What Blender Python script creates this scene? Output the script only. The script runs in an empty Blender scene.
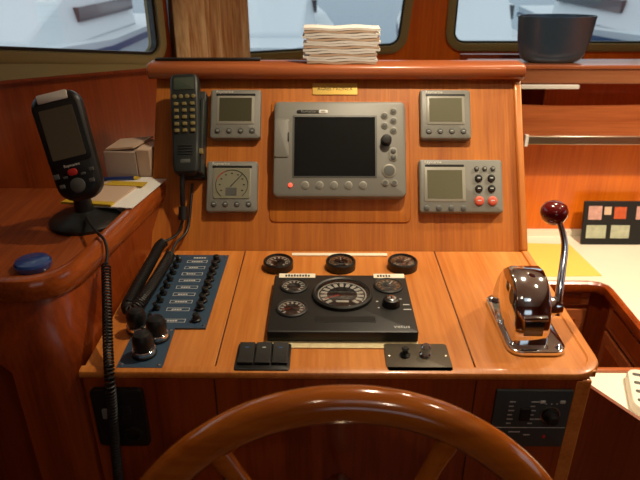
import bpy, bmesh, math, random
from mathutils import Vector, Matrix
R = math.radians
SC = bpy.context.scene
COL = SC.collection
random.seed(7)

# ------------------------------------------------------------------ camera
cd = bpy.data.cameras.new('camera')
cam = bpy.data.objects.new('camera', cd)
COL.objects.link(cam)
cam.location = (0, 0, 1.525)
cam.rotation_euler = (R(90 - 26.3), 0, R(0.43))
cd.sensor_width = 36
cd.lens = 33.75
cd.clip_start = 0.02
cd.dof.use_dof = True
cd.dof.focus_distance = 1.12
cd.dof.aperture_fstop = 7.0
SC.camera = cam

# ------------------------------------------------------------------ world and exposure
w = bpy.data.worlds.new('world')
SC.world = w
w.use_nodes = True
bg = w.node_tree.nodes['Background']
bg.inputs[0].default_value = (0.86, 0.93, 1.0, 1)
bg.inputs[1].default_value = .95
SC.view_settings.view_transform = 'Standard'
SC.view_settings.look = 'None'
SC.view_settings.gamma = 1
SC.view_settings.use_curve_mapping = False
SC.view_settings.exposure = 0.0

WARM = (1.0, 0.83, 0.60)
# ceiling downlights: x, y, watts, spot angle, blend, tilt target
LAMPS = [
    (0.25, 1.06, 31.0, 122, 1.0, 0.018),
    (0.78, 0.70, 5.0, 140, 0.9, 0.03),
    (-0.15, -0.10, 1.2, 150, 0.9, 0.03),
    (0.36, -0.30, 4.5, 150, 0.9, 0.03),
    (1.18, 1.28, 115.0, 108, 0.8, 0.03),
    (0.66, 1.55, 14.0, 150, 0.9, 0.03),
]

# ------------------------------------------------------------------ materials
def srgb(r, g, b):
    f = lambda c: (c/255/12.92 if c/255 <= .04045 else ((c/255+.055)/1.055)**2.4)
    return (f(r), f(g), f(b), 1)

def mat(name, col, rough=.5, metal=0, coat=0, emit=None, es=0, spec=.5, bump=0, bscale=200, var=0):
    m = bpy.data.materials.new(name)
    m.use_nodes = True
    nt = m.node_tree
    b = nt.nodes['Principled BSDF']
    b.inputs['Base Color'].default_value = col
    b.inputs['Roughness'].default_value = rough
    b.inputs['Metallic'].default_value = metal
    b.inputs['Coat Weight'].default_value = coat
    b.inputs['Coat Roughness'].default_value = .08
    b.inputs['Specular IOR Level'].default_value = spec
    if emit:
        b.inputs['Emission Color'].default_value = emit
        b.inputs['Emission Strength'].default_value = es
    if bump or var:
        tc = nt.nodes.new('ShaderNodeTexCoord')
        n = nt.nodes.new('ShaderNodeTexNoise')
        n.inputs['Scale'].default_value = bscale
        n.inputs['Detail'].default_value = 3
        nt.links.new(tc.outputs['Object'], n.inputs['Vector'])
        if bump:
            bp = nt.nodes.new('ShaderNodeBump')
            bp.inputs['Strength'].default_value = bump
            bp.inputs['Distance'].default_value = .001
            nt.links.new(n.outputs[0], bp.inputs['Height'])
            nt.links.new(bp.outputs[0], b.inputs['Normal'])
        if var:
            hs = nt.nodes.new('ShaderNodeMixRGB')
            hs.inputs[1].default_value = tuple(c*(1-var) for c in col[:3])+(1,)
            hs.inputs[2].default_value = tuple(min(1, c*(1+var)) for c in col[:3])+(1,)
            nt.links.new(n.outputs[0], hs.inputs[0])
            nt.links.new(hs.outputs[0], b.inputs['Base Color'])
    return m

def wood(name, light, dark, axis='y', rough=.32, coat=.35, scale=1.0, streak=1.0):
    """grain runs along `axis` of the object"""
    m = bpy.data.materials.new(name)
    m.use_nodes = True
    nt = m.node_tree
    b = nt.nodes['Principled BSDF']
    b.inputs['Roughness'].default_value = rough
    b.inputs['Coat Weight'].default_value = coat
    b.inputs['Coat Roughness'].default_value = .12
    tc = nt.nodes.new('ShaderNodeTexCoord')
    mp = nt.nodes.new('ShaderNodeMapping')
    s = {'x': (.05, 1, 1), 'y': (1, .05, 1), 'z': (1, 1, .05)}[axis]
    mp.inputs['Scale'].default_value = tuple(v*scale for v in s)
    nt.links.new(tc.outputs['Object'], mp.inputs['Vector'])
    n1 = nt.nodes.new('ShaderNodeTexNoise')
    n1.inputs['Scale'].default_value = 26
    n1.inputs['Detail'].default_value = 4
    n1.inputs['Roughness'].default_value = .6
    n2 = nt.nodes.new('ShaderNodeTexNoise')
    n2.inputs['Scale'].default_value = 190
    n2.inputs['Detail'].default_value = 2
    nt.links.new(mp.outputs[0], n1.inputs['Vector'])
    nt.links.new(mp.outputs[0], n2.inputs['Vector'])
    mx = nt.nodes.new('ShaderNodeMath')
    mx.operation = 'MULTIPLY_ADD'
    mx.inputs[1].default_value = .35
    nt.links.new(n2.outputs[0], mx.inputs[0])
    ml = nt.nodes.new('ShaderNodeMath')
    ml.operation = 'MULTIPLY'
    ml.inputs[1].default_value = .65
    nt.links.new(n1.outputs[0], ml.inputs[0])
    nt.links.new(ml.outputs[0], mx.inputs[2])
    cr = nt.nodes.new('ShaderNodeValToRGB')
    e = cr.color_ramp.elements
    e[0].position = .5 - .17*streak
    e[0].color = dark
    e[1].position = .5 + .13*streak if streak < 1.5 else .75
    e[1].color = light
    nt.links.new(mx.outputs[0], cr.inputs[0])
    nt.links.new(cr.outputs[0], b.inputs['Base Color'])
    bp = nt.nodes.new('ShaderNodeBump')
    bp.inputs['Strength'].default_value = .08
    bp.inputs['Distance'].default_value = .0005
    nt.links.new(n2.outputs[0], bp.inputs['Height'])
    nt.links.new(bp.outputs[0], b.inputs['Normal'])
    return m

def clear(name, tint=(1, 1, 1, 1), gl=.07, rough=.02):
    m = bpy.data.materials.new(name)
    m.use_nodes = True
    nt = m.node_tree
    nt.nodes.clear()
    o = nt.nodes.new('ShaderNodeOutputMaterial')
    t = nt.nodes.new('ShaderNodeBsdfTransparent')
    t.inputs[0].default_value = tint
    g = nt.nodes.new('ShaderNodeBsdfGlossy')
    g.inputs['Roughness'].default_value = rough
    x = nt.nodes.new('ShaderNodeMixShader')
    x.inputs[0].default_value = gl
    nt.links.new(t.outputs[0], x.inputs[1])
    nt.links.new(g.outputs[0], x.inputs[2])
    nt.links.new(x.outputs[0], o.inputs[0])
    return m

CH_L, CH_D = srgb(205, 112, 48), srgb(160, 74, 24)
M = dict(
    panel=wood('cherry_panel', srgb(206, 122, 34), srgb(162, 82, 16), 'y', rough=.55, coat=0),
    desk=wood('cherry_desk', srgb(222, 142, 66), srgb(190, 108, 40), 'y', rough=.38, coat=.2),
    rail=wood('cherry_rail', srgb(188, 106, 60), srgb(152, 78, 40), 'x', rough=.3),
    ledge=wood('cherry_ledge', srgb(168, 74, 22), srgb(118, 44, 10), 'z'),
    rim=wood('cherry_rim', srgb(180, 90, 34), srgb(132, 58, 18), 'y', rough=.22, coat=.6),
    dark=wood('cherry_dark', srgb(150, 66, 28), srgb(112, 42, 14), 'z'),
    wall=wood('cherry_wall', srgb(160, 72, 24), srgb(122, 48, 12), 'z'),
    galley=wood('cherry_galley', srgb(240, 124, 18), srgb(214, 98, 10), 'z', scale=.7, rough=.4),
    shelfw=wood('cherry_shelf', srgb(172, 112, 74), srgb(146, 86, 52), 'x', scale=.7, rough=.4),
    wheel=wood('varnished_wheel_wood', srgb(184, 102, 30), srgb(140, 66, 14), 'x', rough=.12, coat=1.0, scale=.6),
    floor=wood('floor_wood', srgb(120, 70, 38), srgb(84, 44, 22), 'y'),
    ceil=mat('ceiling_vinyl', srgb(238, 230, 212), .6),
    groove=mat('groove_dark', srgb(70, 32, 12), .7),
    grey=mat('instrument_grey', srgb(128, 128, 120), .45, bump=.1, bscale=900),
    greyd=mat('instrument_dark_grey', srgb(88, 90, 86), .5),
    bezel=mat('bezel_pale_grey', srgb(150, 148, 134), .4),
    lcd=mat('lcd_olive', srgb(106, 106, 84), .25, coat=.5),
    lcdark=mat('lcd_dark_olive', srgb(74, 74, 54), .25, coat=.5),
    dial=mat('dial_grey_green', srgb(138, 138, 116), .3, coat=.4),
    screen=mat('screen_black', srgb(14, 22, 24), .18, coat=.6, spec=.4),
    blackp=mat('black_plastic', srgb(26, 27, 26), .38),
    blackm=mat('matte_black', srgb(18, 18, 18), .6),
    phone=mat('phone_green_black', srgb(40, 46, 44), .42),
    phlcd=mat('phone_lcd', srgb(72, 84, 72), .25, coat=.4),
    key=mat('phone_key', srgb(128, 116, 68), .5),
    rubber=mat('cord_rubber', srgb(24, 22, 22), .5),
    white=mat('white_paint', srgb(236, 234, 226), .5),
    ink=mat('white_lettering', srgb(205, 208, 205), .5),
    cream=mat('cream_label_tape', srgb(250, 242, 218), .5),
    tape2=mat('worn_cream_tape', srgb(238, 218, 168), .5, var=.25, bscale=120),
    blackink=mat('black_lettering', srgb(38, 34, 28), .6),
    brass=mat('brass', srgb(222, 186, 92), .34, metal=.45),
    chrome=mat('chrome', srgb(232, 234, 238), .09, metal=1),
    steel=mat('brushed_steel', srgb(200, 190, 170), .28, metal=1),
    redb=mat('red_button', srgb(214, 92, 66), .5),
    redh=mat('red_key', srgb(196, 44, 36), .5),
    led=mat('red_light', srgb(255, 70, 50), .4, emit=(1, .12, .06, 1), es=1.2),
    knob=mat('dark_red_ball', srgb(112, 22, 22), .18, coat=.8),
    blue=mat('switch_panel_blue', srgb(52, 76, 98), .5, bump=.05),
    bluem=mat('blue_mark', srgb(50, 110, 170), .5),
    radio=mat('radio_panel_slate', srgb(58, 66, 68), .5),
    engine=mat('engine_panel_black', srgb(32, 32, 30), .45),
    plate=mat('button_plate_brown_grey', srgb(92, 84, 70), .42, metal=.3),
    olive=mat('window_frame_olive', srgb(150, 140, 92), .4),
    gasket=mat('window_gasket', srgb(24, 26, 26), .5),
    paper=mat('paper_white', srgb(248, 246, 238), .7),
    paperp=mat('paper_pinkish', srgb(214, 186, 160), .7),
    yellow=mat('yellow_paper', srgb(214, 178, 44), .6),
    mat_y=mat('yellow_chart', srgb(238, 212, 104), .6, var=.04, bscale=12),
    counter=mat('cream_counter', srgb(242, 236, 216), .35),
    box=mat('pale_card', srgb(196, 178, 164), .7),
    bluep=mat('blue_plastic', srgb(30, 50, 110), .35, coat=.5),
    blueg=mat('blue_lid_gloss', srgb(28, 70, 140), .15, coat=1),
    bowl=mat('dark_blue_glaze', srgb(14, 28, 40), .12, coat=1),
    bowlm=mat('dark_blue_metal', srgb(90, 122, 150), .3, metal=.6, coat=.8),
    emis=mat('lamp_glow', srgb(255, 236, 200), .5, emit=(1, .84, .6, 1), es=9),
    dialw=mat('dial_white', srgb(232, 228, 216), .5),
    dialk=mat('dial_black', srgb(22, 22, 22), .4),
    amber=mat('dial_tan', srgb(170, 130, 90), .5),
    glass=clear('gauge_glass', (.95, .95, .95, 1), .16),
    pane=clear('window_glass', (.93, .97, .97, 1), .05),
    curtain=wood('curtain_tan', srgb(250, 222, 168), srgb(176, 114, 54), 'z', rough=.85, coat=0, scale=.9),
    hull=mat('hull_white', srgb(226, 232, 236), .4),
    hullb=mat('hull_blue', srgb(40, 78, 120), .4),
    water=mat('harbour_water', srgb(96, 130, 150), .25, bump=.6, bscale=2),
    photo1=mat('print_pink', srgb(206, 160, 150), .5, var=.4, bscale=60),
    photo2=mat('print_pale_green', srgb(180, 186, 160), .5, var=.4, bscale=50),
    photo3=mat('print_orange', srgb(200, 90, 50), .5, var=.3, bscale=60),
)

# ------------------------------------------------------------------ mesh helpers
class MB:
    def __init__(self):
        self.bm = bmesh.new()
    def loft(self, rings, cap0=True, cap1=True, close=False):
        vs = [[self.bm.verts.new(p) for p in r] for r in rings]
        n = len(vs[0])
        pairs = list(zip(vs[:-1], vs[1:]))
        if close:
            pairs.append((vs[-1], vs[0]))
        for a, b in pairs:
            for i in range(n):
                j = (i+1) % n
                try: self.bm.faces.new((a[i], a[j], b[j], b[i]))
                except ValueError: pass
        if not close:
            if cap0: self.bm.faces.new(list(reversed(vs[0])))
            if cap1: self.bm.faces.new(vs[-1])
        return self
    def box(self, x0, x1, y0, y1, z0, z1):
        p = [(x0, y0), (x1, y0), (x1, y1), (x0, y1)]
        return self.loft([[(x, y, z) for x, y in p] for z in (z0, z1)])
    def plate(self, cx, cy, w, h, z0, z1, r=.004, bev=.0015, dome=0, n=6):
        def ring(ins, z):
            a, b, rr = w/2-ins, h/2-ins, max(r-ins, .0002)
            out = []
            for sx, sy, a0 in ((1, 1, 0), (-1, 1, 90), (-1, -1, 180), (1, -1, 270)):
                for k in range(n+1):
                    t = R(a0+90*k/n)
                    out.append((cx+sx*(a-rr)+rr*math.cos(t), cy+sy*(b-rr)+rr*math.sin(t), z))
            return out
        rings = [ring(0, z0), ring(0, z1-bev), ring(bev*.3, z1-bev*.3), ring(bev, z1)]
        if dome:
            rings.append(ring(bev+min(w, h)*.2, z1+dome))
        return self.loft(rings)
    def prism(self, pts, z0, z1, bev=0):
        if bev:
            c = (sum(p[0] for p in pts)/len(pts), sum(p[1] for p in pts)/len(pts))
            def ins(p):
                d = math.hypot(p[0]-c[0], p[1]-c[1])
                k = max(0, 1-bev/d)
                return (c[0]+(p[0]-c[0])*k, c[1]+(p[1]-c[1])*k)
            q = [ins(p) for p in pts]
            return self.loft([[(x, y, z0) for x, y in pts], [(x, y, z1-bev) for x, y in pts], [(x, y, z1) for x, y in q]])
        return self.loft([[(x, y, z) for x, y in pts] for z in (z0, z1)])
    def lathe(self, prof, c=(0, 0, 0), n=32, ax='z', sx=1, sy=1):
        rings = []
        for r, z in prof:
            ring = []
            for k in range(n):
                t = 2*math.pi*k/n
                a, b = r*math.cos(t)*sx, r*math.sin(t)*sy
                v = {'z': (a, b, z), 'x': (z, a, b), 'y': (b, z, a)}[ax]
                ring.append((c[0]+v[0], c[1]+v[1], c[2]+v[2]))
            rings.append(ring)
        return self.loft(rings)
    def cyl(self, c, r, z0, z1, n=24, bev=.0006, ax='z'):
        return self.lathe([(r, z0), (r, z1-bev), (r-bev, z1)], c, n, ax)
    def ring(self, c, r0, r1, z0, z1, n=36):
        return self.lathe_closed([(r0, z0), (r0, z1), ((r0+r1)/2, z1+(r1-r0)*.25), (r1, z1), (r1, z0)], c, n)
    def lathe_closed(self, prof, c, n=36):
        rings = []
        for k in range(n):
            t = 2*math.pi*k/n
            rings.append([(c[0]+r*math.cos(t), c[1]+r*math.sin(t), c[2]+z) for r, z in prof])
        return self.loft(rings, close=True)
    def tube(self, pts, r, n=10, close=False):
        P = [Vector(p) for p in pts]
        rr = r if isinstance(r, (list, tuple)) else [r]*len(P)
        rings = []
        N = len(P)
        up = None
        for i, p in enumerate(P):
            if close: t = (P[(i+1) % N]-P[i-1]).normalized()
            else: t = (P[min(i+1, N-1)]-P[max(i-1, 0)]).normalized()
            if up is None:
                up = Vector((0, 0, 1)) if abs(t.z) < .9 else Vector((1, 0, 0))
            s = t.cross(up).normalized()
            up = s.cross(t).normalized()
            rings.append([tuple(p+(s*math.cos(2*math.pi*k/n)+up*math.sin(2*math.pi*k/n))*rr[i]) for k in range(n)])
        return self.loft(rings, close=close)
    def xform(self, m):
        bmesh.ops.transform(self.bm, matrix=m, verts=self.bm.verts)
        return self
    def build(self, name, m, parent=None, smooth=True, bevel=0, ang=35):
        bmesh.ops.recalc_face_normals(self.bm, faces=self.bm.faces)
        me = bpy.data.meshes.new(name)
        self.bm.to_mesh(me)
        self.bm.free()
        me.materials.append(m)
        if smooth:
            for p in me.polygons: p.use_smooth = True
            me.set_sharp_from_angle(angle=R(ang))
        o = bpy.data.objects.new(name, me)
        COL.objects.link(o)
        o.parent = parent
        if bevel:
            b = o.modifiers.new('bevel', 'BEVEL')
            b.width = bevel
            b.segments = 3
            b.limit_method = 'ANGLE'
            b.angle_limit = R(40)
        return o

def tag(o, label, cat, group=None):
    o['label'] = label
    o['category'] = cat
    if group: o['group'] = group
    return o
def thing(name, label, cat, loc=(0, 0, 0), rot=(0, 0, 0), group=None):
    o = bpy.data.objects.new(name, None)
    o.empty_display_size = .05
    COL.objects.link(o)
    o.location = loc
    o.rotation_euler = rot
    return tag(o, label, cat, group)
def struct(o):
    o['kind'] = 'structure'
    return o
def text(body, size, m, parent, loc, name='lettering', rot=(0, 0, 0), align='CENTER'):
    c = bpy.data.curves.new(name, 'FONT')
    c.body = body
    c.size = size
    c.extrude = .0002
    c.align_x = align
    c.align_y = 'CENTER'
    c.resolution_u = 2
    t = bpy.data.objects.new(name, c)
    COL.objects.link(t)
    me = bpy.data.meshes.new_from_object(t.evaluated_get(bpy.context.evaluated_depsgraph_get()))
    bpy.data.objects.remove(t)
    me.materials.clear()
    me.materials.append(m)
    o = bpy.data.objects.new(name, me)
    COL.objects.link(o)
    o.parent = parent
    o.location = loc
    o.rotation_euler = rot
    return o
def spline(pts, n=8):
    P = [Vector(p) for p in pts]
    P = [2*P[0]-P[1]]+P+[2*P[-1]-P[-2]]
    out = []
    for i in range(1, len(P)-2):
        for k in range(n):
            t = k/n
            a, b, c, d = P[i-1:i+3]
            out.append(.5*((2*b)+(c-a)*t+(2*a-5*b+4*c-d)*t*t+(3*b-a-3*c+d)*t**3))
    out.append(P[-2])
    return out
def coil(path, rad, pitch, n=10):
    """points of a helix wound around a path"""
    L = [0]
    for a, b in zip(path[:-1], path[1:]): L.append(L[-1]+(b-a).length)
    turns = L[-1]/pitch
    out = []
    N = int(turns*n)
    up = Vector((0, 1, .2))
    for i in range(N+1):
        s = L[-1]*i/N
        j = 0
        while j < len(L)-2 and L[j+1] < s: j += 1
        t = (s-L[j])/max(L[j+1]-L[j], 1e-9)
        p = path[j].lerp(path[j+1], t)
        d = (path[j+1]-path[j]).normalized()
        u = d.cross(up).normalized()
        v = d.cross(u)
        a = 2*math.pi*i/n
        out.append(p+(u*math.cos(a)+v*math.sin(a))*rad)
    return out

# ------------------------------------------------------------------ room shell
struct(MB().box(-1.6, .55, -1.5, 2.46, -.06, 0).build('floor', M['floor'], smooth=False))
struct(MB().box(.55, 1.7, -1.5, 2.46, -.46, -.4).build('floor', M['floor'], smooth=False))
struct(MB().box(.53, .55, -1.5, 2.46, -.46, -.06).build('trim_1', M['dark'], smooth=False))
struct(MB().box(-1.66, -1.6, -1.5, .80, 0, 1.98).build('wall_left_rear', M['wall'], smooth=False))

def holed(outer, hole, y0, y1, f):
    """wall slab: outer rect (s0,s1,z0,z1) with a polygon hole; f maps (s, depth, z) to world"""
    mb = MB()
    n = len(hole)
    s0, s1, z0, z1 = outer
    cs = sum(h[0] for h in hole)/n
    cz = sum(h[1] for h in hole)/n
    ring = []
    for s, z in hole:
        ds, dz = s-cs, z-cz
        ts = [((s1 if ds > 0 else s0)-cs)/ds] if abs(ds) > 1e-6 else []
        tz = [((z1 if dz > 0 else z0)-cz)/dz] if abs(dz) > 1e-6 else []
        t = min(ts+tz)
        ring.append([cs+ds*t, cz+dz*t])
    for c in ((s0, z0), (s1, z0), (s1, z1), (s0, z1)):
        i = min(range(n), key=lambda k: (ring[k][0]-c[0])**2+(ring[k][1]-c[1])**2)
        ring[i] = list(c)
    a = [[f(s, y0, z) for s, z in hole], [f(s, y1, z) for s, z in hole],
         [f(s, y1, z) for s, z in ring], [f(s, y0, z) for s, z in ring]]
    mb.loft(a, close=True)
    return mb
def rpoly(pts, r, n=6):
    """polygon with rounded corners (2-D)"""
    out = []
    N = len(pts)
    for i in range(N):
        p = Vector(pts[i]); a = Vector(pts[i-1]); b = Vector(pts[(i+1) % N])
        rr = r[i] if isinstance(r, (list, tuple)) else r
        if rr <= 0:
            out.append(tuple(p)); continue
        u = (a-p).normalized(); v = (b-p).normalized()
        ang = u.angle(v)
        d = min(rr/math.tan(ang/2), (a-p).length*.48, (b-p).length*.48)
        rr2 = d*math.tan(ang/2)
        c = p+(u+v).normalized()*(rr2/math.sin(ang/2))
        s = p+u*d-c; e = p+v*d-c
        for k in range(n+1):
            t = k/n
            q = (s*(1-t)+e*t).normalized()*rr2
            out.append(tuple(c+q))
    return out
def window(idx, poly, r, f, depth, inset=.03, skew=None):
    """olive frame ring, black gasket, pane; poly = outer outline in (s, z)"""
    n = 7
    def shr(k):
        c = Vector((sum(p[0] for p in poly)/len(poly), sum(p[1] for p in poly)/len(poly)))
        q = []
        N = len(poly)
        for i in range(N):
            p = Vector(poly[i]); a = Vector(poly[i-1]); b = Vector(poly[(i+1) % N])
            u = (a-p).normalized(); v = (b-p).normalized()
            q.append(tuple(p+(u+v).normalized()*(k/math.sin(u.angle(v)/2))))
        return rpoly(q, max(r-k, .01), n)
    ki = inset
    o0, i0, i1 = shr(-.004), shr(ki), shr(ki+.006)
    fr = MB().loft([[f(s, -.010, z) for s, z in o0], [f(s, -.014, z) for s, z in shr(.004)], [f(s, -.014, z) for s, z in shr(ki-.003)],
                    [f(s, -.004, z) for s, z in i0], [f(s, depth, z) for s, z in i0], [f(s, depth, z) for s, z in o0]], close=True)
    fo = struct(fr.build('window_%d' % idx, M['olive']))
    MB().loft([[f(s, -.006, z) for s, z in i0], [f(s, -.006, z) for s, z in i1], [f(s, .012, z) for s, z in i1], [f(s, .012, z) for s, z in i0]], close=True).build('window_gasket', M['gasket'], fo)
    MB().loft([[f(s, .004, z) for s, z in i1], [f(s, .008, z) for s, z in i1]]).build('window_pane', M['pane'], fo, smooth=False)
    return shr(0)

# left cabin side, angled in plan; s runs along it from its aft end
AX, AY = -.75, 1.15
dl = math.hypot(.33, .47); ux, uy = .33/dl, .47/dl
def fl(s, d, z):      # d positive = outward
    return (AX+ux*s-uy*d, AY+uy*s+ux*d, z)
wl = [(-.55, 1.418), (.05, 1.3235), (.575, 1.241), (.575, 1.75), (-.55, 1.75)]
hole = window(1, wl, .05, fl, .03, inset=.022)
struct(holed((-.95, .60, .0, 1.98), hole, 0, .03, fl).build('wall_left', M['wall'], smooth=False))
# pale trim moulding under the side window
struct(MB().loft([[fl(s, -.012, zb), fl(s, 0, zb), fl(s, 0, zt), fl(s, -.006, zt)] for s, zb, zt in ((-.9, 1.345, 1.475), (.0, 1.282, 1.333), (.58, 1.236, 1.244))]).build('trim_2', M['olive']))
struct(MB().loft([[fl(s, -.016, zb-.006), fl(s, 0, zb-.006), fl(s, 0, zb), fl(s, -.016, zb)] for s, zb in ((-.9, 1.345), (.0, 1.282), (.58, 1.236))]).build('trim_3', M['dark']))
# short return wall forward of the side window
q = [(-.425, 1.66), (-.47, 2.46), (-.49, 2.46), (-.445, 1.66)]
struct(MB().prism(q, 0, 1.98).build('wall_left_forward', M['wall'], smooth=False))

# ceiling with an unseen hatch, added behind the camera to brighten the chrome
def fc_(s, d, z): return (s, z, 1.98+d)
hc = window(5, [(-.05, -.60), (.50, -.60), (.50, -.12), (-.05, -.12)], .05, fc_, .05, inset=.028)
struct(holed((-1.7, 1.8, -1.6, 2.56), hc, 0, .06, fc_).build('ceiling', M['ceil'], smooth=False))
# right and back walls, each with an unseen window added for cool chrome reflections
def fr_(s, d, z): return (1.7+d, s, z)
h4 = window(4, [(.1, 1.2), (1.0, 1.2), (1.0, 1.6), (.1, 1.6)], .07, fr_, .03, inset=.028)
struct(holed((-1.5, 2.5, -.46, 1.98), h4, 0, .03, fr_).build('wall_right', M['wall'], smooth=False))
def fb_(s, d, z): return (s, -1.5-d, z)
h6 = window(6, [(-.1, 1.2), (.75, 1.2), (.75, 1.65), (-.1, 1.65)], .07, fb_, .03, inset=.028)
struct(holed((-1.7, 1.8, -.46, 1.98), h6, 0, .03, fb_).build('wall_back', M['wall'], smooth=False))
# front wall with two windows
def ff(s, d, z): return (s, 2.46+d, z)
h1 = window(2, [(-.42, 1.100), (.315, 1.142), (.36, 1.62), (-.42, 1.62)], .07, ff, .03, inset=.028)
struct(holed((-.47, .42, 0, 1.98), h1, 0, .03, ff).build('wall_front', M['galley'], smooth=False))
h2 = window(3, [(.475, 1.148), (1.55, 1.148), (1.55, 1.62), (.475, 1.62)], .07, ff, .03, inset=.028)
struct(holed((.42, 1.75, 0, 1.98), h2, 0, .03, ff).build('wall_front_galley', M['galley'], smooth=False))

# ------------------------------------------------------------------ helm console
con = thing('helm_console', 'cherry wood helm console with sloping instrument board, flat desk and overhanging top rail', 'console', (0, 0, 0))
prof = [(.735, 0), (.735, .928), (1.112, .928), (1.318, 1.236), (1.335, 1.262), (1.362, 1.262), (1.362, 0)]
MB().loft([[(x, y, z) for y, z in prof] for x in (-.355, .395)]).build('carcass', M['dark'], con, smooth=False)
TH = R(56.2)
PM = Matrix.Translation((0, 1.116, .95)) @ Matrix.Rotation(TH, 4, 'X')
def onpanel(o):
    o.matrix_local = PM
    return o
onpanel(MB().box(-.365, .408, -.002, .385, -.014, 0).build('instrument_board', M['panel'], con, smooth=False))
onpanel(MB().box(.408, .424, -.002, .385, -.014, .008).build('side_moulding', M['desk'], con, bevel=.004))
onpanel(MB().plate(.0335, .1915, .297, .266, 0, .003, r=.012, bev=.002).build('plotter_backing_board', M['panel'], con))
# top rail with rounded nose
rp = [(1.308, 1.263), (1.302, 1.270), (1.300, 1.280), (1.303, 1.290), (1.312, 1.295), (1.365, 1.295), (1.365, 1.263)]
MB().loft([[(x, y, z) for y, z in rp] for x in (-.380, .428)]).build('top_rail', M['rail'], con, bevel=.004)
# desk boards, with narrow seams
def deskboard(x0, x1, name='desk_board'):
    return MB().box(x0, x1, .722, 1.112, .939, .95).build(name, M['desk'], con, bevel=.0012)
deskboard(-.363, -.1655); deskboard(-.1635, .2285); deskboard(.2305, .4095)
MB().box(-.363, .400, .745, 1.112, .9315, .9485).build('seam_backing', M['groove'], con, smooth=False)
# rounded nosing along front, round the right corner and back along the side
nose = [(-.366, .716), (.375, .716)] + [(.375+.045*math.sin(R(a)), .761-.045*math.cos(R(a))) for a in range(10, 91, 10)] + [(.420, .80), (.422, 1.0), (.423, 1.112)]
def sweep(path, sect):
    rings = []
    for i, p in enumerate(path):
        a = Vector(path[max(i-1, 0)]); b = Vector(path[min(i+1, len(path)-1)])
        t = (b-a).normalized(); nrm = Vector((t.y, -t.x))
        rings.append([(p[0]+nrm.x*u, p[1]+nrm.y*u, z) for u, z in sect])
    return MB().loft(rings)
sect = [(-.014, .939), (-.014, .9495), (-.011, .9525), (-.002, .9525), (.002, .951), (.004, .948), (.004, .943), (.002, .940), (-.002, .939)]
sweep(nose, sect).build('desk_nosing', M['desk'], con)
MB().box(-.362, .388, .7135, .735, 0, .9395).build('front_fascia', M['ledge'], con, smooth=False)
MB().box(.2278, .2300, .7125, .714, .60, .939).build('fascia_seam', M['groove'], con, smooth=False)
MB().box(-.1652, -.163, .7125, .714, .60, .939).build('fascia_seam', M['groove'], con, smooth=False)
MB().box(.378, .402, .7125, .735, .0, .9395).build('corner_post', M['desk'], con, bevel=.003)
# wing panel falling away to the right
MB().loft([[(x, y, z) for x, z in ((.400, 0), (.62, 0), (.62, .765), (.402, .922))] for y in (.722, .735)]).build('wing_panel', M['dark'], con, smooth=False)
cs = MB().box(-.066, .13, 1.088, 1.099, .9502, .9522).build('label_strip', M['cream'], con, smooth=False)
cs['label'] = 'cream strip along the back of the desk'

# ------------------------------------------------------------------ chart ledge on the left
led = thing('chart_ledge', 'raised cherry side ledge with rounded rim holding papers, left of the console', 'ledge')
top = [(-.341, 1.20), (-.359, 1.07), (-.371, .98), (-.380, .90), (-.388, .85), (-.398, .818), (-.414, .795), (-.436, .782), (-.47, .776), (-.62, .776), (-.82, .776), (-.86, .92), (-.70, 1.20)]
bot = [(-.363, 1.20), (-.363, 1.07), (-.363, .98), (-.363, .90), (-.364, .82), (-.366, .775), (-.374, .75), (-.390, .738), (-.42, .733), (-.48, .735), (-.52, .80), (-.80, .92), (-.68, 1.20)]
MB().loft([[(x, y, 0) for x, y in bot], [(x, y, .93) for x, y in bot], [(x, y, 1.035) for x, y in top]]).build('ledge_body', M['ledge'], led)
MB().prism([(x-.004, y+.004) for x, y in top], 1.035, 1.052).build('ledge_top', M['rim'], led)
path = [(x, y) for x, y in top[:11]][::-1]
sec = [(-.020, 1.030), (-.020, 1.066), (-.016, 1.071), (-.006, 1.073), (.002, 1.070), (.006, 1.062), (.007, 1.046), (.004, 1.036), (-.002, 1.033)]
sweep([tuple(p)[:2] for p in spline([(x, y, 0) for x, y in path], 4)], sec).build('ledge_rim', M['rim'], led)

# ------------------------------------------------------------------ instruments on the board
def ppos(u, v, off=0):
    return tuple(PM @ Vector((u, v, off)))
def instrument(u, v, label, screen='lcd', grp=None):
    t = thing('marine_instrument', label, 'instrument', ppos(u, v-.004, 0), (TH, 0, 0), grp)
    t.scale = (.975, .975, 1)
    MB().plate(0, 0, .110, .111, 0, .017, r=.006, bev=.004).build('housing', M['grey'], t)
    MB().plate(0, .0425, .086, .0055, .0168, .0175, r=.002, bev=.0003).build('dark_band', M['blackp'], t, smooth=False)
    text('Raymarine', .0088, M['dialw'], t, (-.0245, .0497, .0172))
    MB().plate(0, .008, .082, .064, .0165, .0180, r=.003, bev=.0006).build('screen_bezel', M['bezel'], t)
    for k in range(4):
        b = MB().lathe([(.0062, .0165), (.0062, .0185), (.005, .0195), (.0035, .0195)], (-.0375+.025*k, -.0385, 0), 20).build('button', M['greyd'], t)
        MB().plate(-.0375+.025*k, -.0385, .005, .0014, .0195, .0198, r=.0003, bev=.0001).build('button_mark', M['ink'], b, smooth=False)
    return t
i1 = instrument(-.1895, .294, 'square grey instrument with blank dark screen, right of the telephone handset, above the needle dial')
MB().plate(0, .009, .071, .053, .0175, .0184, r=.001, bev=.0003).build('display', M['lcdark'], i1, smooth=False)
i2 = instrument(.2575, .294, 'square grey instrument with blank olive screen, right of the big plotter, above the autopilot controller')
MB().plate(0, .009, .071, .053, .0175, .0184, r=.001, bev=.0003).build('display', M['lcd'], i2, smooth=False)
i3 = instrument(-.1935, .136, 'square grey wind instrument with round needle dial and small digital window')
i3['category'] = 'instrument'
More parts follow.
